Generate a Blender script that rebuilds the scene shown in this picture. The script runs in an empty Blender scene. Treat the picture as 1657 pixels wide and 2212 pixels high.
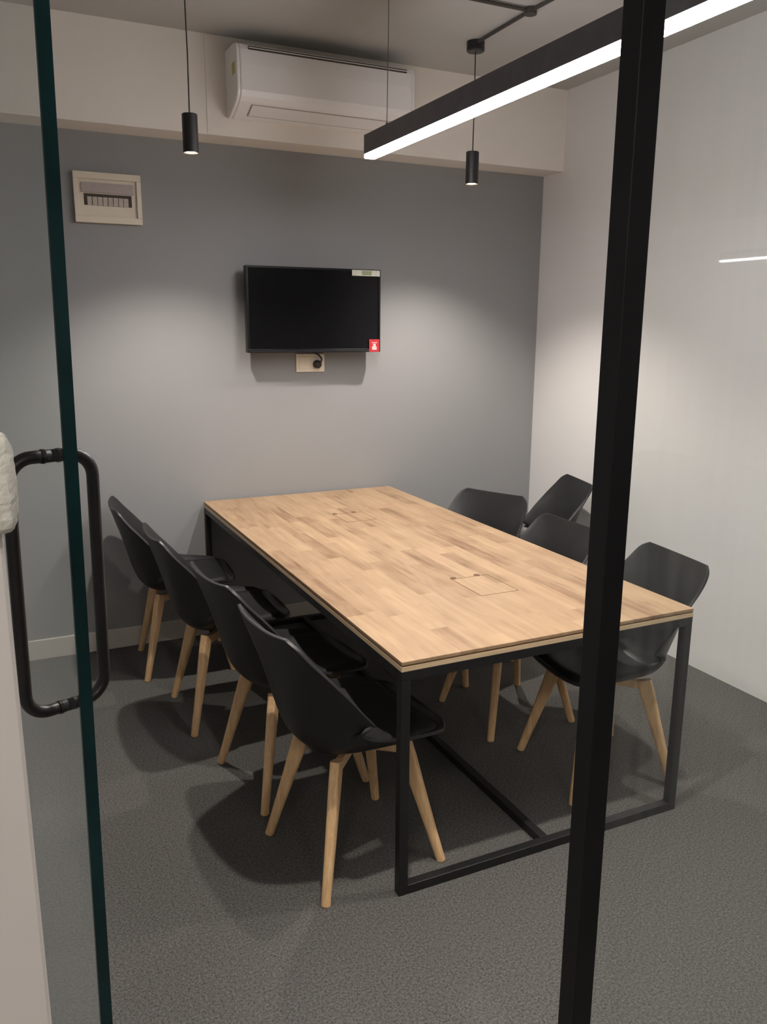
import bpy, bmesh, math, random
from mathutils import Vector, Matrix
random.seed(4)
S = bpy.context.scene
C = S.collection
# ------------------------------------------------------------------ camera
R_ = Vector((0.90333183, -0.42889199, 0.00657761))
U_ = Vector((0.08916063, 0.2027454, 0.97516393))
F_ = Vector((0.41957358, 0.88031015, -0.22138665))
CAM = Vector((-0.96441561, -1.89911952, 1.66276039))
cd = bpy.data.cameras.new('camera')
cd.sensor_fit = 'HORIZONTAL'; cd.sensor_width = 36; cd.lens = 1767.78 / 1657 * 36
cd.clip_start = 0.02
cam = bpy.data.objects.new('camera', cd); C.objects.link(cam)
m = Matrix.Identity(4)
for i in range(3):
    m[i][0] = R_[i]; m[i][1] = U_[i]; m[i][2] = -F_[i]; m[i][3] = CAM[i]
cam.matrix_world = m
S.camera = cam
# ------------------------------------------------------------------ light and exposure
w = bpy.data.worlds.new('world'); S.world = w; w.use_nodes = True
w.node_tree.nodes['Background'].inputs[0].default_value = (0.9, 0.95, 1, 1)
w.node_tree.nodes['Background'].inputs[1].default_value = 0.0
S.view_settings.view_transform = 'Standard'; S.view_settings.look = 'None'
S.view_settings.exposure = 0.38; S.view_settings.gamma = 1; S.view_settings.use_curve_mapping = False
S.cycles.max_bounces = 10; S.cycles.diffuse_bounces = 5; S.cycles.transparent_max_bounces = 16
S.cycles.sample_clamp_indirect = 6
LINEAR_EMIT = 66
SPOT_W = 82
FILL_PANEL_EMIT = 26
# room numbers
YB = 2.364; XR = 2.1045; XL = -1.24; ZC = 2.96; ZG = 2.532; BD = 0.186; YF = -0.95
TW = 1.0935; TL = 2.345; TZ = 0.75

# ------------------------------------------------------------------ materials
def mat(name, col, rough=0.5, metal=0, spec=0.5, noise=None, bump=None, emit=None, coat=0):
    m = bpy.data.materials.new(name); m.use_nodes = True
    n = m.node_tree.nodes; l = m.node_tree.links; b = n['Principled BSDF']
    b.inputs['Base Color'].default_value = (*col, 1); b.inputs['Roughness'].default_value = rough
    b.inputs['Metallic'].default_value = metal; b.inputs['Specular IOR Level'].default_value = spec
    b.inputs['Coat Weight'].default_value = coat
    tc = n.new('ShaderNodeTexCoord')
    if noise:                                    # (scale, amount)
        t = n.new('ShaderNodeTexNoise'); t.inputs['Scale'].default_value = noise[0]; t.inputs['Detail'].default_value = 4
        l.new(tc.outputs['Object'], t.inputs['Vector'])
        r = n.new('ShaderNodeValToRGB'); a = noise[1]
        r.color_ramp.elements[0].position = 0.3; r.color_ramp.elements[1].position = 0.7
        r.color_ramp.elements[0].color = (*[c * (1 - a) for c in col], 1)
        r.color_ramp.elements[1].color = (*[min(1, c * (1 + a)) for c in col], 1)
        l.new(t.outputs['Fac'], r.inputs[0]); l.new(r.outputs[0], b.inputs['Base Color'])
    if bump:                                     # (scale, strength, distance)
        t = n.new('ShaderNodeTexNoise'); t.inputs['Scale'].default_value = bump[0]; t.inputs['Detail'].default_value = 5
        l.new(tc.outputs['Object'], t.inputs['Vector'])
        k = n.new('ShaderNodeBump'); k.inputs['Strength'].default_value = bump[1]; k.inputs['Distance'].default_value = bump[2]
        l.new(t.outputs['Fac'], k.inputs['Height']); l.new(k.outputs[0], b.inputs['Normal'])
    if emit:
        b.inputs['Emission Color'].default_value = (*emit[0], 1); b.inputs['Emission Strength'].default_value = emit[1]
    return m

M = {}
M['cream'] = mat('cream_paint', (0.86, 0.81, 0.74), 0.7, noise=(3, .02), bump=(60, .08, .001))
M['white_wall'] = mat('white_wall_paint', (0.71, 0.695, 0.68), 0.6, noise=(2, .02), bump=(60, .06, .001))
M['grey'] = mat('grey_wall_paint', (0.272, 0.272, 0.274), 0.6, noise=(1.5, .03), bump=(80, .06, .001))
M['ceiling'] = mat('ceiling_paint', (0.47, 0.465, 0.445), 0.85, noise=(2, .03))
M['base'] = mat('skirting_paint', (0.60, 0.56, 0.50), 0.45, noise=(5, .03))
M['stub'] = mat('stub_wall_paint', (0.62, 0.58, 0.55), 0.6, noise=(8, .02), bump=(90, .1, .001))
M['black_steel'] = mat('black_powder_coat', (0.010, 0.010, 0.011), 0.42, noise=(30, .2), bump=(300, .05, .0005))
M['black_frame'] = mat('black_door_frame_steel', (0.007, 0.007, 0.008), 0.45, spec=.3, noise=(10, .2))
M['handle'] = mat('matt_black_handle', (0.012, 0.010, 0.010), 0.4, noise=(40, .2))
M['shell'] = mat('black_plastic_shell', (0.017, 0.017, 0.0175), 0.40, spec=.35, noise=(20, .1), bump=(400, .04, .0004))
M['cushion'] = mat('charcoal_leatherette', (0.014, 0.014, 0.015), 0.50, spec=.3, noise=(25, .12), bump=(260, .2, .0006))
M['lamp_body'] = mat('lamp_black_aluminium', (0.10, 0.095, 0.105), 0.45, noise=(20, .1))
M['pendant'] = mat('pendant_black', (0.012, 0.012, 0.012), 0.4, noise=(20, .1))
M['reflector'] = mat('pendant_reflector', (0.75, 0.7, 0.62), 0.3, metal=0.6, noise=(20, .05))
M['cord'] = mat('black_cord', (0.03, 0.028, 0.026), 0.6, noise=(30, .1))
M['steel_wire'] = mat('suspension_wire', (0.22, 0.2, 0.18), 0.4, metal=0.7, noise=(30, .1))
M['ac'] = mat('aircon_plastic', (0.88, 0.86, 0.84), 0.4, noise=(4, .02))
M['dark_slot'] = mat('dark_slot', (0.06, 0.045, 0.035), 0.7, noise=(40, .2))
M['seam'] = mat('aircon_seam', (0.30, 0.25, 0.2), 0.7, noise=(40, .1))
M['yellow'] = mat('energy_label_yellow', (0.55, 0.5, 0.2), 0.6, noise=(60, .2))
M['cream_plastic'] = mat('cream_plastic', (0.72, 0.65, 0.53), 0.4, noise=(6, .04))
M['tinted'] = mat('breaker_window', (0.42, 0.36, 0.34), 0.25, noise=(10, .08))
M['breaker'] = mat('breaker_grey', (0.48, 0.43, 0.37), 0.5, noise=(40, .1))
M['screen'] = mat('tv_screen', (0.004, 0.004, 0.005), 0.16, spec=.22, noise=(3, .2))
M['tv'] = mat('tv_black_plastic', (0.006, 0.006, 0.007), 0.3, spec=.3, noise=(10, .1))
M['tv_strip'] = mat('tv_bottom_strip', (0.05, 0.05, 0.055), 0.18, metal=.6, noise=(30, .1))
M['red'] = mat('red_sticker', (0.42, 0.02, 0.03), 0.5, noise=(60, .1))
M['pinkwhite'] = mat('sticker_figures', (0.75, 0.45, 0.45), 0.5, noise=(60, .1))
M['label_white'] = mat('label_paper', (0.62, 0.63, 0.55), 0.6, noise=(50, .15))
M['label_green'] = mat('label_green', (0.30, 0.34, 0.2), 0.6, noise=(50, .15))
M['socket'] = mat('socket_plastic', (0.80, 0.72, 0.58), 0.35, noise=(10, .02))
M['board'] = mat('glass_whiteboard', (0.70, 0.70, 0.68), 0.3, noise=(3, .01), coat=.3)
M['board_rim'] = mat('whiteboard_rim', (0.95, 0.96, 0.98), 0.4, noise=(10, .01))
M['foam'] = mat('rough_white_foam', (0.66, 0.65, 0.58), 0.95, noise=(120, .12), bump=(150, .8, .003))
M['glass_edge'] = mat('green_glass_edge', (0.005, 0.028, 0.031), 0.22, noise=(8, .35))
M['flap_line'] = mat('flap_gap', (0.12, 0.065, 0.03), 0.8, noise=(60, .2))
M['conduit'] = mat('conduit_dark', (0.05, 0.045, 0.04), 0.6, noise=(20, .1))
M['lamp_on'] = mat('led_diffuser', (0.9, 0.9, 0.9), 0.5, emit=((1.0, 0.95, 0.96), LINEAR_EMIT))
M['pendant_on'] = mat('pendant_led', (0.9, 0.9, 0.9), 0.5, emit=((1.0, 0.86, 0.68), 14))
M['office_lamp_on'] = mat('office_led_diffuser', (0.9, 0.9, 0.9), 0.5, emit=((.93, 0.95, 1.0), 16))
M['fill_panel_on'] = mat('fill_panel_glow', (0.9, 0.9, 0.9), 0.5, emit=((1.0, 0.93, 0.86), FILL_PANEL_EMIT))  # glow of the fill panels added out of view to brighten the scene

def carpet():
    m = bpy.data.materials.new('carpet'); m.use_nodes = True
    n = m.node_tree.nodes; l = m.node_tree.links; b = n['Principled BSDF']
    b.inputs['Roughness'].default_value = 0.95; b.inputs['Specular IOR Level'].default_value = 0.1
    tc = n.new('ShaderNodeTexCoord')
    t = n.new('ShaderNodeTexNoise'); t.inputs['Scale'].default_value = 330; t.inputs['Detail'].default_value = 3
    t2 = n.new('ShaderNodeTexNoise'); t2.inputs['Scale'].default_value = 150; t2.inputs['Detail'].default_value = 2
    for q in (t, t2): l.new(tc.outputs['Object'], q.inputs['Vector'])
    mx = n.new('ShaderNodeMath'); mx.operation = 'ADD'
    l.new(t.outputs['Fac'], mx.inputs[0]); l.new(t2.outputs['Fac'], mx.inputs[1])
    r = n.new('ShaderNodeValToRGB'); l.new(mx.outputs[0], r.inputs[0])
    e = r.color_ramp.elements
    # add of two noises ranges around 1.0
    dv = n.new('ShaderNodeMath'); dv.operation = 'MULTIPLY'; dv.inputs[1].default_value = 0.5
    l.new(mx.outputs[0], dv.inputs[0]); l.new(dv.outputs[0], r.inputs[0])
    e[0].position = 0.36; e[0].color = (0.044, 0.042, 0.040, 1)
    e[1].position = 0.64; e[1].color = (0.145, 0.141, 0.134, 1)
    l.new(r.outputs[0], b.inputs['Base Color'])
    k = n.new('ShaderNodeBump'); k.inputs['Strength'].default_value = 0.35; k.inputs['Distance'].default_value = 0.003
    l.new(mx.outputs[0], k.inputs['Height']); l.new(k.outputs[0], b.inputs['Normal'])
    return m
M['carpet'] = carpet()

def butcher():
    """staves running along y, each with its own tone and a fine grain"""
    m = bpy.data.materials.new('rubberwood_staves'); m.use_nodes = True
    n = m.node_tree.nodes; l = m.node_tree.links; b = n['Principled BSDF']
    b.inputs['Roughness'].default_value = 0.42; b.inputs['Specular IOR Level'].default_value = 0.35
    tc = n.new('ShaderNodeTexCoord'); sp = n.new('ShaderNodeSeparateXYZ'); l.new(tc.outputs['Object'], sp.inputs[0])
    def mth(op, a, bb=None, c=None):
        k = n.new('ShaderNodeMath'); k.operation = op
        for i, v in enumerate((a, bb, c)):
            if v is None: continue
            if isinstance(v, (int, float)): k.inputs[i].default_value = v
            else: l.new(v, k.inputs[i])
        return k.outputs[0]
    u = mth('DIVIDE', sp.outputs[0], 0.064); uf = mth('FLOOR', u)
    wn = n.new('ShaderNodeTexWhiteNoise'); wn.noise_dimensions = '1D'; l.new(uf, wn.inputs['W'])
    v = mth('ADD', mth('DIVIDE', sp.outputs[1], 0.43), mth('MULTIPLY', wn.outputs['Value'], 7.0)); vf = mth('FLOOR', v)
    cb = n.new('ShaderNodeCombineXYZ'); l.new(uf, cb.inputs[0]); l.new(vf, cb.inputs[1])
    w2 = n.new('ShaderNodeTexWhiteNoise'); w2.noise_dimensions = '2D'; l.new(cb.outputs[0], w2.inputs['Vector'])
    gm = n.new('ShaderNodeMapping'); gm.inputs['Scale'].default_value = (38, 4, 38); l.new(tc.outputs['Object'], gm.inputs[0])
    ad = n.new('ShaderNodeVectorMath'); ad.operation = 'ADD'; l.new(gm.outputs[0], ad.inputs[0])
    sc = n.new('ShaderNodeVectorMath'); sc.operation = 'SCALE'; sc.inputs['Scale'].default_value = 20; l.new(w2.outputs['Color'], sc.inputs[0]); l.new(sc.outputs[0], ad.inputs[1])
    g = n.new('ShaderNodeTexNoise'); g.inputs['Scale'].default_value = 1; g.inputs['Detail'].default_value = 5; g.inputs['Distortion'].default_value = .6
    l.new(ad.outputs[0], g.inputs['Vector'])
    bl = n.new('ShaderNodeTexNoise'); bl.inputs['Scale'].default_value = 7; l.new(tc.outputs['Object'], bl.inputs['Vector'])
    tone = mth('ADD', mth('ADD', mth('MULTIPLY', w2.outputs['Value'], 0.25), mth('MULTIPLY', g.outputs['Fac'], 0.62)), mth('MULTIPLY', bl.outputs['Fac'], 0.24))
    r = n.new('ShaderNodeValToRGB'); l.new(tone, r.inputs[0]); e = r.color_ramp.elements
    e[0].position = 0.27; e[0].color = (0.150, 0.080, 0.042, 1)
    e[1].position = 0.84; e[1].color = (0.40, 0.275, 0.165, 1)
    x = r.color_ramp.elements.new(0.5); x.color = (0.29, 0.19, 0.112, 1)
    # hairline joints between staves
    fu = mth('FRACT', u); fv = mth('FRACT', v)
    ju = mth('LESS_THAN', fu, 0.02); jv = mth('LESS_THAN', fv, 0.004); j = mth('MULTIPLY', mth('MAXIMUM', ju, jv), 0.14)
    mx = n.new('ShaderNodeMix'); mx.data_type = 'RGBA'; l.new(j, mx.inputs['Factor']); l.new(r.outputs[0], mx.inputs['A'])
    mx.inputs['B'].default_value = (0.22, 0.11, 0.05, 1)
    l.new(mx.outputs['Result'], b.inputs['Base Color'])
    return m
M['table_wood'] = butcher()

def wood(name, c0, c1, scale=(40, 40, 3), rough=.5):
    m = bpy.data.materials.new(name); m.use_nodes = True
    n = m.node_tree.nodes; l = m.node_tree.links; b = n['Principled BSDF']; b.inputs['Roughness'].default_value = rough
    tc = n.new('ShaderNodeTexCoord'); mp = n.new('ShaderNodeMapping'); mp.inputs['Scale'].default_value = scale
    t = n.new('ShaderNodeTexNoise'); t.inputs['Scale'].default_value = 1; t.inputs['Detail'].default_value = 5; t.inputs['Distortion'].default_value = 1
    r = n.new('ShaderNodeValToRGB'); e = r.color_ramp.elements
    e[0].position = .3; e[0].color = (*c0, 1); e[1].position = .72; e[1].color = (*c1, 1)
    l.new(tc.outputs['Object'], mp.inputs[0]); l.new(mp.outputs[0], t.inputs['Vector']); l.new(t.outputs['Fac'], r.inputs[0]); l.new(r.outputs[0], b.inputs['Base Color'])
    return m
M['beech'] = wood('beech_legs', (0.60, 0.365, 0.18), (0.78, 0.53, 0.29), (70, 70, 6))
M['ply'] = wood('table_edge_wood', (0.50, 0.36, 0.22), (0.66, 0.50, 0.33), (8, 8, 200))
M['ply_dark'] = wood('table_edge_dark_line', (0.10, 0.05, 0.02), (0.22, 0.12, 0.05), (8, 8, 50))

def glass(name, tint, dirt=0.0, ior=1.5):
    m = bpy.data.materials.new(name); m.use_nodes = True
    n = m.node_tree.nodes; l = m.node_tree.links; n.clear()
    out = n.new('ShaderNodeOutputMaterial'); tr = n.new('ShaderNodeBsdfTransparent'); tr.inputs[0].default_value = (*tint, 1)
    gl = n.new('ShaderNodeBsdfGlossy'); gl.inputs['Roughness'].default_value = 0.02
    gl.inputs['Color'].default_value = (1, 1, 1, 1)
    # Schlick reflectance, the same from both sides of the pane
    ge = n.new('ShaderNodeNewGeometry'); dt = n.new('ShaderNodeVectorMath'); dt.operation = 'DOT_PRODUCT'
    l.new(ge.outputs['Incoming'], dt.inputs[0]); l.new(ge.outputs['Normal'], dt.inputs[1])
    def mth(op, a, b=None):
        k = n.new('ShaderNodeMath'); k.operation = op
        for i, v in enumerate((a, b)):
            if v is None: continue
            if isinstance(v, (int, float)): k.inputs[i].default_value = v
            else: l.new(v, k.inputs[i])
        return k.outputs[0]
    f5 = mth('POWER', mth('SUBTRACT', 1.0, mth('ABSOLUTE', dt.outputs['Value'])), 5.0)
    fr = mth('ADD', mth('MULTIPLY', f5, 0.96), 0.04)
    mx = n.new('ShaderNodeMixShader'); l.new(fr, mx.inputs[0]); l.new(tr.outputs[0], mx.inputs[1]); l.new(gl.outputs[0], mx.inputs[2])
    last = mx
    if dirt:
        df = n.new('ShaderNodeBsdfDiffuse'); df.inputs[0].default_value = (.8, .8, .8, 1)
        tl = n.new('ShaderNodeBsdfTranslucent'); tl.inputs[0].default_value = (.8, .8, .8, 1)
        dm = n.new('ShaderNodeMixShader'); dm.inputs[0].default_value = .6; l.new(df.outputs[0], dm.inputs[1]); l.new(tl.outputs[0], dm.inputs[2])
        tc = n.new('ShaderNodeTexCoord'); mp = n.new('ShaderNodeMapping'); mp.inputs['Scale'].default_value = (60, 1, 1.2)
        t = n.new('ShaderNodeTexNoise'); t.inputs['Scale'].default_value = 1; t.inputs['Detail'].default_value = 4
        l.new(tc.outputs['Object'], mp.inputs[0]); l.new(mp.outputs[0], t.inputs['Vector'])
        k = n.new('ShaderNodeMapRange'); k.inputs['From Min'].default_value = .42; k.inputs['From Max'].default_value = .8
        k.inputs['To Min'].default_value = dirt * .45; k.inputs['To Max'].default_value = dirt * 2.2
        l.new(t.outputs['Fac'], k.inputs['Value'])
        m2 = n.new('ShaderNodeMixShader'); l.new(k.outputs[0], m2.inputs[0]); l.new(mx.outputs[0], m2.inputs[1]); l.new(dm.outputs[0], m2.inputs[2]); last = m2
    l.new(last.outputs[0], out.inputs[0])
    return m
M['glass_fixed'] = glass('fixed_pane_glass', (0.97, 0.985, 0.975), dirt=0.012)
M['glass_leaf'] = glass('door_leaf_glass', (0.965, 0.985, 0.975), dirt=0.006)

# ------------------------------------------------------------------ helpers
def tag(o, label=None, cat=None, group=None, kind=None):
    if label: o['label'] = label
    if cat: o['category'] = cat
    if group: o['group'] = group
    if kind: o['kind'] = kind
    return o
def obj(name, bm, m, parent=None, smooth=False, bevel=0, loc=None):
    bmesh.ops.recalc_face_normals(bm, faces=bm.faces[:])
    me = bpy.data.meshes.new(name); bm.to_mesh(me); bm.free()
    o = bpy.data.objects.new(name, me); C.objects.link(o)
    if m: me.materials.append(m)
    if smooth:
        for p in me.polygons: p.use_smooth = True
    if bevel:
        b = o.modifiers.new('bevel', 'BEVEL'); b.width = bevel; b.segments = 2; b.limit_method = 'ANGLE'; b.angle_limit = .7
    if loc: o.location = loc
    if parent: o.parent = parent
    return o
def box(bm, x0, x1, y0, y1, z0, z1, mtx=None):
    vs = [bm.verts.new((x, y, z)) for x in (x0, x1) for y in (y0, y1) for z in (z0, z1)]
    for f in ((0, 1, 3, 2), (4, 6, 7, 5), (0, 4, 5, 1), (2, 3, 7, 6), (0, 2, 6, 4), (1, 5, 7, 3)):
        bm.faces.new([vs[i] for i in f])
    if mtx:
        for v in vs: v.co = mtx @ v.co
    return vs
def B(*a):
    bm = bmesh.new(); box(bm, *a); return bm
def tube(bm, pts, r, seg=12, closed=False, square=False):
    pts = [Vector(p) for p in pts]; n = len(pts); rings = []
    rr = r if isinstance(r, (list, tuple)) else [r] * n
    d0 = (pts[1] - pts[0]).normalized(); ref = Vector((0, 0, 1)) if abs(d0.z) < .9 else Vector((0, 1, 0))
    a = d0.cross(ref).normalized()
    for i, p in enumerate(pts):
        if closed: d = (pts[(i + 1) % n] - pts[i - 1]).normalized()
        else: d = (pts[min(i + 1, n - 1)] - pts[max(i - 1, 0)]).normalized()
        a = (a - d * a.dot(d)).normalized(); b = d.cross(a)
        rings.append([bm.verts.new(p + (a * math.cos(t) + b * math.sin(t)) * rr[i]) for t in [2 * math.pi * k / seg for k in range(seg)]])
    last = n if closed else n - 1
    for i in range(last):
        A, Bq = rings[i], rings[(i + 1) % n]
        for k in range(seg): bm.faces.new((A[k], A[(k + 1) % seg], Bq[(k + 1) % seg], Bq[k]))
    if not closed:
        bm.faces.new(rings[0][::-1]); bm.faces.new(rings[-1])
def extr_y(bm, prof, y0, y1):
    a = [bm.verts.new((x, y0, z)) for x, z in prof]; b = [bm.verts.new((x, y1, z)) for x, z in prof]; n = len(prof)
    for i in range(n): bm.faces.new((a[i], a[(i + 1) % n], b[(i + 1) % n], b[i]))
    bm.faces.new(a); bm.faces.new(b[::-1])
def lathe(bm, prof, cx=0, cy=0, seg=28):
    rings = []
    for r, z in prof:
        rings.append([bm.verts.new((cx + r * math.cos(2 * math.pi * k / seg), cy + r * math.sin(2 * math.pi * k / seg), z)) for k in range(seg)])
    for A, Bq in zip(rings, rings[1:]):
        for k in range(seg): bm.faces.new((A[k], A[(k + 1) % seg], Bq[(k + 1) % seg], Bq[k]))
    return rings
def empty(name, loc=(0, 0, 0), rz=0, **k):
    o = bpy.data.objects.new(name, None); C.objects.link(o); o.location = loc; o.rotation_euler = (0, 0, rz)
    o.empty_display_size = .1
    return tag(o, **k)
def struct(name, bm, m, **k):
    o = obj(name, bm, m, **k); o['kind'] = 'structure'; return o

# ------------------------------------------------------------------ the setting
YC = -8.6; XC0 = -3.2; XC1 = 7.4
struct('floor', B(XC0 - .1, XC1 + .1, YC - .1, YB + .12, -.1, 0), M['carpet'])
struct('ceiling', B(XC0 - .1, XC1 + .1, YC - .1, YB + .12, ZC, ZC + .1), M['ceiling'])
struct('wall_back', B(XL - .1, XR + .1, YB, YB + .12, 0, ZC), M['grey'])
struct('wall_right', B(XR, XR + .12, YF - .03, YB, 0, ZC), M['white_wall'])
struct('wall_left', B(XL - .12, XL, -1.05, YB, 0, ZC), M['grey'])
struct('trim_1', B(XL, XR, YB - BD, YB, ZG, ZC), M['cream'])             # painted bulkhead over the grey wall
struct('baseboard_back', B(XL, XR, YB - .014, YB, 0, .105), M['base'], bevel=.003)
struct('wall_front', B(XC0, -.9665, -1.149, -1.05, 0, ZC), M['stub'], bevel=.003)
struct('wall_office_back', B(XC0 - .1, XC1 + .1, YC - .1, YC, 0, ZC), M['white_wall'])
struct('wall_office_left', B(XC0 - .1, XC0, YC, -1.05, 0, ZC), M['white_wall'])
struct('wall_office_right', B(XC1, XC1 + .1, YC, YF, 0, ZC), M['white_wall'])
struct('wall_office_front', B(XR + .12, XC1, YF - .03, YF + .07, 0, ZC), M['white_wall'])

# ------------------------------------------------------------------ table
T = empty('meeting_table', (0, 0, 0), label='long wooden-topped meeting table on a black steel frame', cat='table')
bm = bmesh.new(); box(bm, 0, TW, 0, TL, TZ - .012, TZ)
top = obj('tabletop', bm, M['table_wood'], T, bevel=.002)
obj('edge_line', B(.0015, TW - .0015, .0015, TL - .0015, TZ - .016, TZ - .012), M['ply_dark'], T)
obj('underlay', B(0, TW, 0, TL, TZ - .030, TZ - .016), M['ply'], T)
def flap(x0, x1, y0, y1):
    bm = bmesh.new(); t = .0022; z0 = TZ - .002; z1 = TZ + .0006
    box(bm, x0, x1, y0, y0 + t, z0, z1); box(bm, x0, x1, y1 - t, y1, z0, z1)
    box(bm, x0, x0 + t, y0 + t, y1 - t, z0, z1); box(bm, x1 - t, x1, y0 + t, y1 - t, z0, z1)
    f = obj('cable_flap', bm, M['flap_line'], T)
    for xx in (x0 + .004, x1 - .05):
        h = bmesh.new()
        rings = lathe(h, [(.0005, z1 + .0008), (.012, z1 + .0008), (.012, z0)], xx + .008, y1 + .008, 16)
        obj('finger_hole', h, M['flap_line'], f)
flap(.512, .668, .400, .610)
flap(.512, .668, 1.600, 1.780)
LG = .030
fz = TZ - .030
for x in (0, TW - LG):
    for y in (0, TL - LG):
        obj('leg', B(x, x + LG, y, y + LG, 0, fz - LG), M['black_steel'], T, bevel=.002)
for y in (0, TL - LG):
    obj('foot_bar', B(LG, TW - LG, y, y + LG, 0, LG), M['black_steel'], T, bevel=.002)
    obj('top_rail', B(0, TW, y, y + LG, fz - LG, fz), M['black_steel'], T, bevel=.002)
for x in (0, TW - LG):
    obj('top_rail', B(x, x + LG, LG, TL - LG, fz - LG, fz), M['black_steel'], T, bevel=.002)
obj('floor_stretcher', B(.532, .562, LG, TL - LG, 0, LG), M['black_steel'], T, bevel=.002)

# ------------------------------------------------------------------ chairs
def cr(pts, t):
    """Catmull-Rom through list of tuples, t in 0..1"""
    n = len(pts) - 1; f = min(t * n, n - 1e-6); i = int(f); f -= i
    p = [pts[max(0, min(n, i + k))] for k in (-1, 0, 1, 2)]
    return tuple(.5 * ((2 * b) + (-a + c) * f + (2 * a - 5 * b + 4 * c - d) * f * f + (-a + 3 * b - 3 * c + d) * f ** 3) for a, b, c, d in zip(*p))
# x, z, half width, edge raise
PROF = [(.238, .464, .130, .0), (.236, .457, .172, .008), (.222, .440, .205, .024), (.190, .426, .226, .042), (.110, .413, .238, .064), (.02, .406, .242, .084), (-.08, .404, .242, .112),
        (-.150, .415, .242, .145), (-.198, .455, .242, .168), (-.228, .52, .240, .160), (-.250, .60, .237, .128), (-.272, .68, .230, .088),
        (-.294, .75, .220, .054), (-.311, .805, .202, .032), (-.320, .832, .168, .020)]
def shell_surface(u0, u1, nu, nv, wscale, off, edge=None):
    P = []
    for i in range(nu + 1):
        t = u0 + (u1 - u0) * i / nu
        x, z, hw, rz = cr(PROF, t); a = cr(PROF, max(0, t - .02)); b = cr(PROF, min(1, t + .02))
        d = Vector((b[0] - a[0], 0, b[1] - a[1])).normalized(); nrm = Vector((d.z, 0, -d.x))   # towards the sitter
        if nrm.z < 0 and nrm.x < 0: nrm = -nrm
        row = []
        for j in range(nv + 1):
            s = -1 + 2 * j / nv
            q = abs(s) ** 2.6
            o_ = off(i / nu, s) if callable(off) else off
            row.append(Vector((x, s * hw * wscale, z)) + nrm * (rz * q * wscale ** 2.6 + o_))
        P.append(row)
    return P
def grid(bm, P):
    V = [[bm.verts.new(p) for p in r] for r in P]
    for i in range(len(V) - 1):
        for j in range(len(V[0]) - 1): bm.faces.new((V[i][j], V[i][j + 1], V[i + 1][j + 1], V[i + 1][j]))
    return V
def make_chair():
    r = empty('dining_chair')
    bm = bmesh.new(); grid(bm, shell_surface(0, 1, 52, 22, 1, 0))
    s = obj('seat_shell', bm, M['shell'], r, smooth=True)
    k = s.modifiers.new('thick', 'SOLIDIFY'); k.thickness = .010; k.offset = 0; k.use_rim = True
    k = s.modifiers.new('bev', 'BEVEL'); k.width = .003; k.segments = 2; k.limit_method = 'ANGLE'; k.angle_limit = 1.0
    # padded cushion: closed pillow over the seat
    def pad(a, s):
        ex = max(0, 1 - abs(2 * a - 1) ** 5) ** .5 * max(0, 1 - abs(s) ** 6) ** .5
        return .006 + .034 * ex
    bm = bmesh.new()
    Pt = shell_surface(.16, .51, 22, 18, .84, pad); Pb = shell_surface(.16, .51, 22, 18, .84, .0055)
    A = grid(bm, Pt); Bq = grid(bm, Pb)
    n, mm = len(A), len(A[0])
    for i in range(n - 1):
        bm.faces.new((A[i][0], A[i + 1][0], Bq[i + 1][0], Bq[i][0])); bm.faces.new((A[i][-1], A[i + 1][-1], Bq[i + 1][-1], Bq[i][-1]))
    for j in range(mm - 1):
        bm.faces.new((A[0][j], A[0][j + 1], Bq[0][j + 1], Bq[0][j])); bm.faces.new((A[-1][j], A[-1][j + 1], Bq[-1][j + 1], Bq[-1][j]))
    obj('seat_cushion', bm, M['cushion'], r, smooth=True)
    # wooden legs: flat and broad at the top, round at the foot
    for sx, sy in ((1, 1), (1, -1), (-1, 1), (-1, -1)):
        bm = bmesh.new()
        f = Vector((sx * .207, sy * .205, 0)); t = Vector((sx * .118, sy * .112, .398))
        ax = (t - f).normalized(); out = Vector((sx, sy, 0)).normalized(); side = ax.cross(out).normalized(); out = side.cross(ax)
        rings = []
        for h, hw, ht, sq in ((0, .0125, .0125, 0), (.004, .0145, .0145, .1), (.25, .0165, .0155, .25), (.6, .021, .0165, .6), (.85, .0255, .0165, .9), (1.0, .0255, .016, 1)):
            c = f.lerp(t, h); ring = []
            for kk in range(16):
                a_ = 2 * math.pi * (kk + .5) / 16; ca, sa = math.cos(a_), math.sin(a_)
                pw = 1 - .62 * sq
                ca = math.copysign(abs(ca) ** pw, ca); sa = math.copysign(abs(sa) ** pw, sa)
                v = c + out * ca * hw + side * sa * ht
                if h == 0: v.z = 0
                ring.append(bm.verts.new(v))
            rings.append(ring)
        for a_, b_ in zip(rings, rings[1:]):
            for kk in range(16): bm.faces.new((a_[kk], a_[(kk + 1) % 16], b_[(kk + 1) % 16], b_[kk]))
        bm.faces.new(rings[0][::-1]); bm.faces.new(rings[-1])
        obj('leg', bm, M['beech'], r, smooth=False, bevel=.0015)
    # cross frame under the seat
    bm = bmesh.new()
    for a_ in (math.radians(43.5), -math.radians(43.5)):
        mt = Matrix.Rotation(a_, 4, 'Z'); h0 = .368 if a_ > 0 else .372
        box(bm, -.150, .150, -.011, .011, h0 - .010, .392, mt)
    obj('cross_frame', bm, M['beech'], r, bevel=.0015)
    bm = bmesh.new(); lathe(bm, [(.001, .385), (.075, .385), (.082, .388), (.082, .397), (.001, .400)], 0, 0, 24)
    obj('mounting_plate', bm, M['shell'], r, smooth=False)
    return r
proto = make_chair()
def dup(root):
    c = root.copy(); C.objects.link(c)
    for ch in list(root.children):
        k = ch.copy(); C.objects.link(k); k.parent = c
    return c
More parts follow.
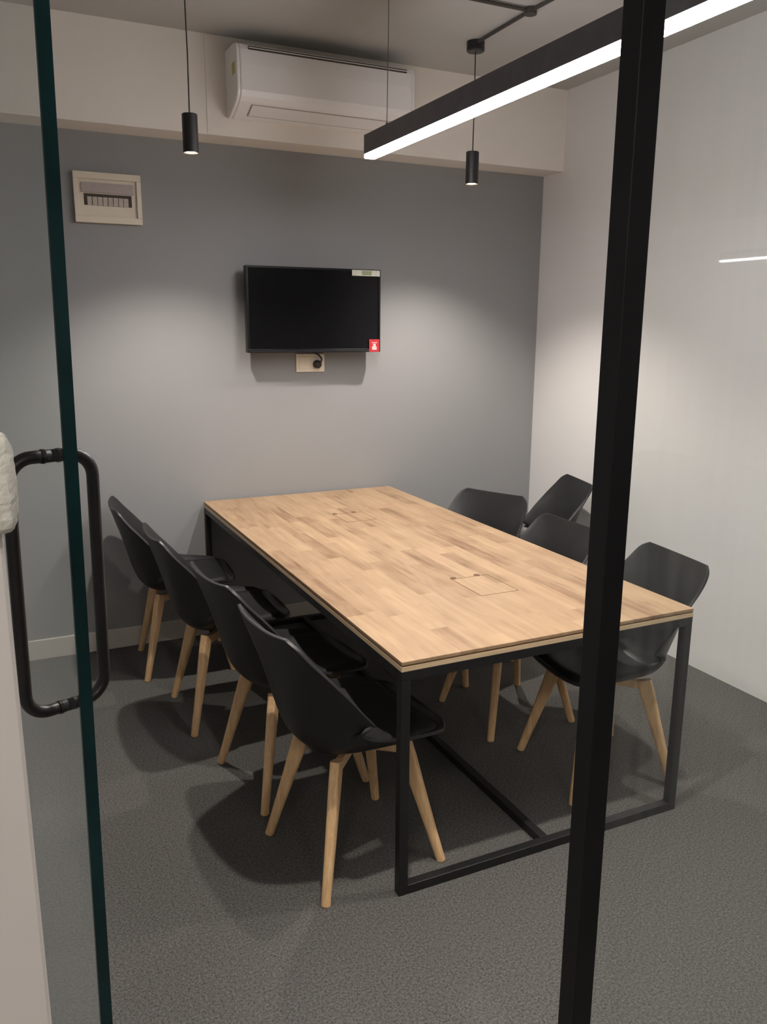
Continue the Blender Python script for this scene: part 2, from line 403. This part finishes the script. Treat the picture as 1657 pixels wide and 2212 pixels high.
CH = [(-.027, .282, 6, 'nearest black shell chair with beech legs, beside the near left table leg'),
      (-.055, .805, 7, 'second black shell chair from the front in the row along the left table side'),
      (-.125, 1.440, 0, 'third black shell chair from the front in the row along the left table side'),
      (-.190, 2.050, -5, 'farthest black shell chair of the left row, beside the grey wall'),
      (1.013, .347, 172, 'grey-looking black chair seen through the glass right of the black post'),
      (.970, .892, 180, 'grey-lit black chair on the right table side, half hidden by the black post'),
      (1.045, 1.450, 204, 'far black chair on the right table side, only its top showing over the table'),
      (1.660, 1.760, 165, 'black chair set back against the right wall in the far corner, away from the table')]
for i, (x, y, a, lab) in enumerate(CH):
    o = proto if i == 0 else dup(proto)
    o.location = (x, y, 0); o.rotation_euler = (0, 0, math.radians(a))
    tag(o, label=lab, cat='chair', group='black shell chairs around the table')

# ------------------------------------------------------------------ pendant lamps
def pendant(x, y, zb, lab, power=1.0):
    r = empty('pendant_lamp', (x, y, ZC), label=lab, cat='lamp', group='black cylinder pendant lamps')
    h = .146; z1 = zb + h - ZC; z0 = zb - ZC
    bm = bmesh.new(); lathe(bm, [(.001, 0), (.042, 0), (.042, -.040), (.038, -.044), (.001, -.044)]); obj('ceiling_rose', bm, M['pendant'], r, bevel=.001)
    bm = bmesh.new(); tube(bm, [(0, 0, -.044), (.002, 0, (z1 - .044) / 2), (0, 0, z1)], .0028, 8); obj('cord', bm, M['cord'], r)
    bm = bmesh.new(); lathe(bm, [(.001, z1), (.029, z1), (.031, z1 - .003), (.031, z0), (.0285, z0), (.0285, z1 - .01), (.001, z1 - .01)])
    obj('lamp_shade', bm, M['pendant'], r, smooth=False, bevel=.0008)
    bm = bmesh.new(); lathe(bm, [(.0285, z0 + .0005), (.0225, z0 + .007)]); obj('reflector', bm, M['reflector'], r, smooth=True)
    bm = bmesh.new(); lathe(bm, [(.0002, z0 + .001), (.010, z0 + .0018), (.018, z0 + .0042), (.0225, z0 + .0075), (.0225, z0 + .02), (.0002, z0 + .02)]); obj('bulb', bm, M['pendant_on'], r)
    ld = bpy.data.lights.new('spot', 'SPOT'); ld.energy = SPOT_W * power; ld.color = (1.0, .925, .835)
    ld.spot_size = math.radians(118); ld.spot_blend = .7; ld.shadow_soft_size = .022
    lo = bpy.data.objects.new('beam', ld); C.objects.link(lo); lo.parent = r; lo.location = (0, 0, z0 - .004)
pendant(-.150, 1.640, 2.340, 'black cylinder pendant lamp hanging at the left, above the left row of chairs')
pendant(1.222, 1.722, 2.335, 'black cylinder pendant lamp at the right, hanging beyond the long linear light')
pendant(-.150, -.300, 2.340, 'black cylinder pendant lamp above the nearest chair, left of the linear light')
pendant(1.222, -.300, 2.335, 'black cylinder pendant lamp above the near right table corner, behind the fixed glass', .65)

# ------------------------------------------------------------------ linear light
L = empty('linear_pendant_light', (.559, .31, ZC), label='long black suspended linear light with a bright white strip, over the table', cat='lamp')
y0, y1 = -.85 - .31, 1.46 - .31
bm = bmesh.new(); zb = 2.35 - ZC; zt = 2.44 - ZC
# downward-open channel
box(bm, -.025, .025, y0, y1, zb + .015, zt)
obj('housing', bm, M['lamp_body'], L, bevel=.0008)
obj('light_strip', B(-.0235, .0235, y0 + .001, y1 - .001, zb - .002, zb + .015), M['lamp_on'], L, bevel=.003)
for yy in (y1 - .17, y0 + .25):
    bm = bmesh.new(); lathe(bm, [(.0005, zt + .016), (.005, zt + .016), (.007, zt)], 0, yy, 10); obj('wire_grip', bm, M['lamp_body'], L)
    bm = bmesh.new(); tube(bm, [(0, yy, zt + .012), (.003, yy + .004, zt + .10), (.0, yy - .004, zt + .22), (.004, yy, zt + .32), (.004, yy, -.001)], .0018, 6); obj('suspension_wire', bm, M['steel_wire'], L)

# ------------------------------------------------------------------ ceiling conduit
bm = bmesh.new()
tube(bm, [(1.212, 1.68, ZC - .012), (1.205, 1.27, ZC - .012), (1.22, .9, ZC - .012), (1.22, -.6, ZC - .012)], .008, 8)
o = obj('ceiling_conduit', bm, M['conduit']); tag(o, label='thin dark conduit with a T junction running along the ceiling to the right pendant', cat='conduit')
bm = bmesh.new(); tube(bm, [(1.205, 1.262, ZC - .012), (.25, 1.255, ZC - .012)], .008, 8); obj('branch_pipe', bm, M['conduit'], o)
bm = bmesh.new(); lathe(bm, [(.001, ZC - .027), (.026, ZC - .027), (.026, ZC - .002), (.001, ZC - .002)], 1.206, 1.262, 16); obj('junction_box', bm, M['conduit'], o)

# ------------------------------------------------------------------ air conditioner
YW = YB - BD
A = empty('air_conditioner', (.60, YW, 2.60), label='white split air conditioner mounted high on the cream bulkhead', cat='air conditioner')
def ac_prof(dx=0):   # (y,z) outline relative to unit origin
    return [(-.004, .012), (-.030, .004), (-.060, .010), (-.165, .052), (-.186, .070), (-.195, .095), (-.196, .20), (-.190, .262), (-.178, .285), (-.150, .294), (-.004, .296)]
def extr(bm, prof, x0, x1):
    a = [bm.verts.new((x0, y, z)) for y, z in prof]; b = [bm.verts.new((x1, y, z)) for y, z in prof]; n = len(prof)
    for i in range(n): bm.faces.new((a[i], a[(i + 1) % n], b[(i + 1) % n], b[i]))
    bm.faces.new(a); bm.faces.new(b[::-1])
obj('back_plate', B(-.545, .475, -.004, 0, -.068, .355), M['cream'], A, bevel=.001)
bm = bmesh.new(); extr(bm, ac_prof(), -.435, .425); obj('body', bm, M['ac'], A, bevel=.006)
bm = bmesh.new(); extr(bm, ac_prof(), -.452, -.4352); o = obj('end_cap', bm, M['ac'], A, bevel=.006)
bm = bmesh.new(); extr(bm, ac_prof(), .4252, .442); o = obj('end_cap', bm, M['ac'], A, bevel=.006)
obj('intake_slot', B(-.395, .395, -.1965, -.185, .262, .276), M['dark_slot'], A)
obj('intake_lip', B(-.395, .395, -.1985, -.190, .2675, .2705), M['ac'], A)
# louvre flap on the slanted underside
sl = math.atan2(.042, -.105)
c = Vector((0, -.1125, .031)); dv = Vector((0, -.105, .042)).normalized(); nv = Vector((0, -dv.z, dv.y)); nv = -nv if nv.z > 0 else nv
def slab(x0, x1, a0, a1, t0, t1):
    bm = bmesh.new()
    vs = []
    for x in (x0, x1):
        for a in (a0, a1):
            for t in (t0, t1): vs.append(bm.verts.new(c + Vector((x, 0, 0)) + dv * a + nv * t))
    for f in ((0, 1, 3, 2), (4, 6, 7, 5), (0, 4, 5, 1), (2, 3, 7, 6), (0, 2, 6, 4), (1, 5, 7, 3)): bm.faces.new([vs[i] for i in f])
    return bm
obj('louvre_gap', slab(-.375, .345, -.042, .042, -.004, .0022), M['seam'], A)
obj('louvre', slab(-.371, .341, -.037, .040, -.002, .0045), M['ac'], A, bevel=.001)
obj('energy_label', B(-.4530, -.4519, -.17, -.12, .165, .215), M['yellow'], A)

# ------------------------------------------------------------------ breaker box
Bx = empty('breaker_box', (-.388, YB, 2.24), label='cream plastic electrical breaker box on the upper left grey wall', cat='breaker box')
bm = bmesh.new(); hw, hh, t, d = .152, .112, .030, .028
box(bm, -hw, hw, -d, 0, hh - t, hh); box(bm, -hw, hw, -d, 0, -hh, -hh + t)
box(bm, -hw, -hw + t * .7, -d, 0, -hh + t, hh - t); box(bm, hw - t * .7, hw, -d, 0, -hh + t, hh - t)
obj('frame', bm, M['cream_plastic'], Bx, bevel=.002)
obj('back_panel', B(-.131, .131, -.014, -.002, -.082, .082), M['cream_plastic'], Bx)
obj('cover', B(-.118, .118, -.024, -.014, .022, .066), M['tinted'], Bx, bevel=.002)
obj('slot', B(-.108, .108, -.0155, -.0141, -.034, .018), M['dark_slot'], Bx)
for k in range(8):
    obj('breaker', B(-.094 + k * .0235, -.073 + k * .0235, -.021, -.0156, -.034, .004), M['breaker'], Bx, bevel=.001)

# ------------------------------------------------------------------ television
YT = 2.25
TVo = empty('television', (.611, YT, 1.741), label='black flat television on the grey wall, stickers on its right corners', cat='television')
W2, H2 = .373, .216
obj('casing', B(-W2, W2, .004, .040, -H2, H2), M['tv'], TVo, bevel=.004)
obj('rear_bulge', B(-W2 * .7, W2 * .7, .040, .068, -H2 * .8, H2 * .55), M['tv'], TVo, bevel=.01)
bm = bmesh.new(); b_ = .011
box(bm, -W2, W2, -.006, .004, H2 - b_, H2); box(bm, -W2, W2, -.006, .004, -H2, -H2 + .018)
box(bm, -W2, -W2 + b_, -.006, .004, -H2 + .018, H2 - b_); box(bm, W2 - b_, W2, -.006, .004, -H2 + .018, H2 - b_)
obj('bezel', bm, M['tv'], TVo, bevel=.0015)
obj('screen', B(-W2 + b_, W2 - b_, -.001, .004, -H2 + .018, H2 - b_), M['screen'], TVo)
obj('bottom_strip', B(-W2 + .006, W2 - .006, -.0075, -.0055, -H2 + .004, -H2 + .012), M['tv_strip'], TVo)
obj('wall_bracket', B(-.12, .12, .068, YB - YT, -.10, .08), M['black_steel'], TVo)
e = obj('energy_label', B(.205, .367, -.0078, -.0062, H2 - .034, H2 - .004), M['label_white'], TVo); e['label'] = 'pale paper label strip'
obj('label_print', B(.262, .318, -.0082, -.0078, H2 - .030, H2 - .008), M['label_green'], e)
rs = obj('brand_sticker', B(.305, .366, -.0085, -.0065, -H2 + .001, -H2 + .068), M['red'], TVo); rs['label'] = 'small red square sticker'
bm = bmesh.new()
box(bm, .322, .350, -.0089, -.0085, -H2 + .012, -H2 + .030); box(bm, .328, .344, -.0089, -.0085, -H2 + .030, -H2 + .044); box(bm, .320, .352, -.0089, -.0085, -H2 + .048, -H2 + .052)
obj('sticker_print', bm, M['pinkwhite'], rs)

Sk = empty('wall_socket', (.617, YB, 1.465), label='cream double wall socket plate below the television with a plugged-in black plug', cat='socket')
obj('plate', B(-.082, .082, -.010, 0, -.048, .050), M['socket'], Sk, bevel=.003)
obj('module', B(-.066, -.006, -.013, -.010, -.032, .034), M['socket'], Sk, bevel=.001)
obj('module', B(.004, .066, -.013, -.010, -.032, .034), M['socket'], Sk, bevel=.001)
Pc = empty('power_cord', (.617, YB, 1.465), label='black plug and short cable hanging between television and socket', cat='cable')
bm = bmesh.new(); mt = Matrix.Translation((.033, -.015, -.006)) @ Matrix.Rotation(math.pi / 2, 4, 'X')
bmr = lathe(bm, [(.001, 0), (.022, 0), (.022, .022), (.013, .034), (.001, .036)], 0, 0, 18)
for v in bm.verts: v.co = mt @ v.co
obj('plug', bm, M['cord'], Pc, smooth=False)
bm = bmesh.new(); tube(bm, [(.033, -.048, -.004), (.045, -.055, .010), (.050, -.050, .025), (.035, -.040, .045), (.0, -.036, .064), (-.02, -.036, .095)], .005, 8)
obj('cable', bm, M['cord'], Pc, smooth=True)

# ------------------------------------------------------------------ fixed glass screen with its black post
PX = -.131; PW = .040
G = empty('glass_partition', (PX, YF, 0), label='fixed clear glass partition with a black steel post at its left edge', cat='partition')
obj('post', B(-PW / 2, PW / 2, -PW / 2, PW / 2, 0, ZC), M['black_frame'], G, bevel=.0015)
LX = XR - PX - .001
obj('bottom_rail', B(PW / 2, LX, -.018, .018, 0, .035), M['black_frame'], G)
obj('top_rail', B(PW / 2, LX, -.018, .018, ZC - .045, ZC), M['black_frame'], G)
obj('pane', B(PW / 2, LX, -.004, .004, .035, ZC - .045), M['glass_fixed'], G)

# ------------------------------------------------------------------ open glass door leaf
E0 = Vector((-.8973, -1.0016, 1.47)); up = Vector((.0139131, -.00107668, .99990263)).normalized(); phi = -.35
d = Vector((math.sin(phi), math.cos(phi), 0)); d = (d - up * d.dot(up)).normalized()
n = up.cross(d).normalized()
if n.dot(CAM - E0) < 0: n = -n
D = bpy.data.objects.new('glass_door', None); C.objects.link(D)
foot = E0 - up * ((E0.z - .012) / up.z)
mt = Matrix.Identity(4)
for i in range(3): mt[i][0] = d[i]; mt[i][1] = n[i]; mt[i][2] = up[i]; mt[i][3] = foot[i]
D.matrix_world = mt
tag(D, label='open frameless glass door at the left with a dark green edge and black loop pull handle', cat='door')
LW = .80; t2 = .0072; HZ = 2.90
obj('pane', B(.002, LW, -t2 + .001, t2 - .001, 0, HZ), M['glass_leaf'], D)
obj('glass_edge', B(-.001, .002, -t2, t2, 0, HZ), M['glass_edge'], D)
obj('pivot_patch', B(LW - .14, LW + .004, -.014, .014, 0, .05), M['black_frame'], D)
obj('pivot_patch', B(LW - .14, LW + .004, -.014, .014, HZ - .05, HZ), M['black_frame'], D)
a, s, z0, z1 = .049, .0465, 1.2335, 1.524
def arm(sg):
    R = .026; pts = [(a, 0, z1 - .012)]
    for k in range(9):
        th = math.pi / 2 * k / 8; pts.append((a, sg * (s - R + R * math.sin(th)), z1 - .012 - R + R * math.cos(th)))
    for k in range(9):
        th = math.pi / 2 * k / 8; pts.append((a, sg * (s - R + R * math.cos(th)), z0 - .012 + R - R * math.sin(th)))
    pts.append((a, 0, z0 - .012)); return pts
for sg in (1, -1):
    pts = arm(sg); pts[0] = (a, sg * .0005, pts[0][2]); pts[-1] = (a, sg * .0005, pts[-1][2])
    bm = bmesh.new(); tube(bm, pts, .0071, 14)
    h = obj('pull_handle', bm, M['handle'], D, smooth=True)
    for z in (z0, z1):
        bm = bmesh.new(); tube(bm, [(a, sg * (t2 - .0005), z - .012), (a, sg * (t2 + .003), z - .012)], .0080, 14); obj('fixing_collar', bm, M['handle'], h)

# ------------------------------------------------------------------ rough foam pad on the stub wall corner
bm = bmesh.new()
nu, nv = 26, 20; ring = []
for i in range(nu + 1):
    th = math.pi * i / nu; row = []
    for j in range(nv):
        ph = 2 * math.pi * j / nv
        sx = max(0.0, math.sin(th)) ** .45; cz = math.copysign(abs(math.cos(th)) ** .8, math.cos(th))
        cx_ = math.copysign(abs(math.cos(ph)) ** .6, math.cos(ph)); cy_ = math.copysign(abs(math.sin(ph)) ** .6, math.sin(ph))
        k = 1 + random.uniform(-.035, .035)
        row.append(bm.verts.new((.017 * sx * cx_ * k, .016 * sx * cy_ * k,   .0425 * cz)))
    ring.append(row)
for A_, B_ in zip(ring, ring[1:]):
    for j in range(nv): bm.faces.new((A_[j], A_[(j + 1) % nv], B_[(j + 1) % nv], B_[j]))
bmesh.ops.remove_doubles(bm, verts=bm.verts[:], dist=.0002)
o = obj('foam_pad', bm, M['foam'], smooth=True, loc=(-.9690, -1.160, 1.534))
tag(o, label='rough white foam pad stuck on the white wall corner beside the black door handle', cat='pad')

# ------------------------------------------------------------------ added unseen fill panels, then the office's linear light, behind the viewer
for x, y, wh in ((-1.7, -2.5, 'in the corner left of the viewer'), (6.4, -2.4, 'far out to the right of the viewer'), (-.5, -4.4, 'closest behind the viewer'), (1.0, -6.2, 'farthest behind the viewer')):
    q = empty('added_fill_panel', (x, y, ZC), label='added square fill light ' + wh, cat='lamp', group='added fill lights')
    bm = bmesh.new(); box(bm, -.31, .31, -.31, -.30, -.02, 0); box(bm, -.31, .31, .30, .31, -.02, 0); box(bm, -.31, -.30, -.30, .30, -.02, 0); box(bm, .30, .31, -.30, .30, -.02, 0)
    obj('frame', bm, M['cream'], q); obj('diffuser', B(-.30, .30, -.30, .30, -.015, -.002), M['fill_panel_on'], q)
q = empty('linear_office_light', (5.72, -5.0, ZC), label='long linear office light mirrored as a thin bright line in the fixed glass', cat='lamp')
hz = 2.31 - ZC
obj('housing', B(-.025, .025, -1.24, 1.24, hz + .012, hz + .09), M['lamp_body'], q)
obj('light_strip', B(-.0235, .0235, -1.239, 1.239, hz - .002, hz + .012), M['office_lamp_on'], q)
for yy in (-1.0, 1.0):
    bm = bmesh.new(); tube(bm, [(0, yy, hz + .09), (0, yy, -.001)], .0018, 6); obj('suspension_wire', bm, M['steel_wire'], q)
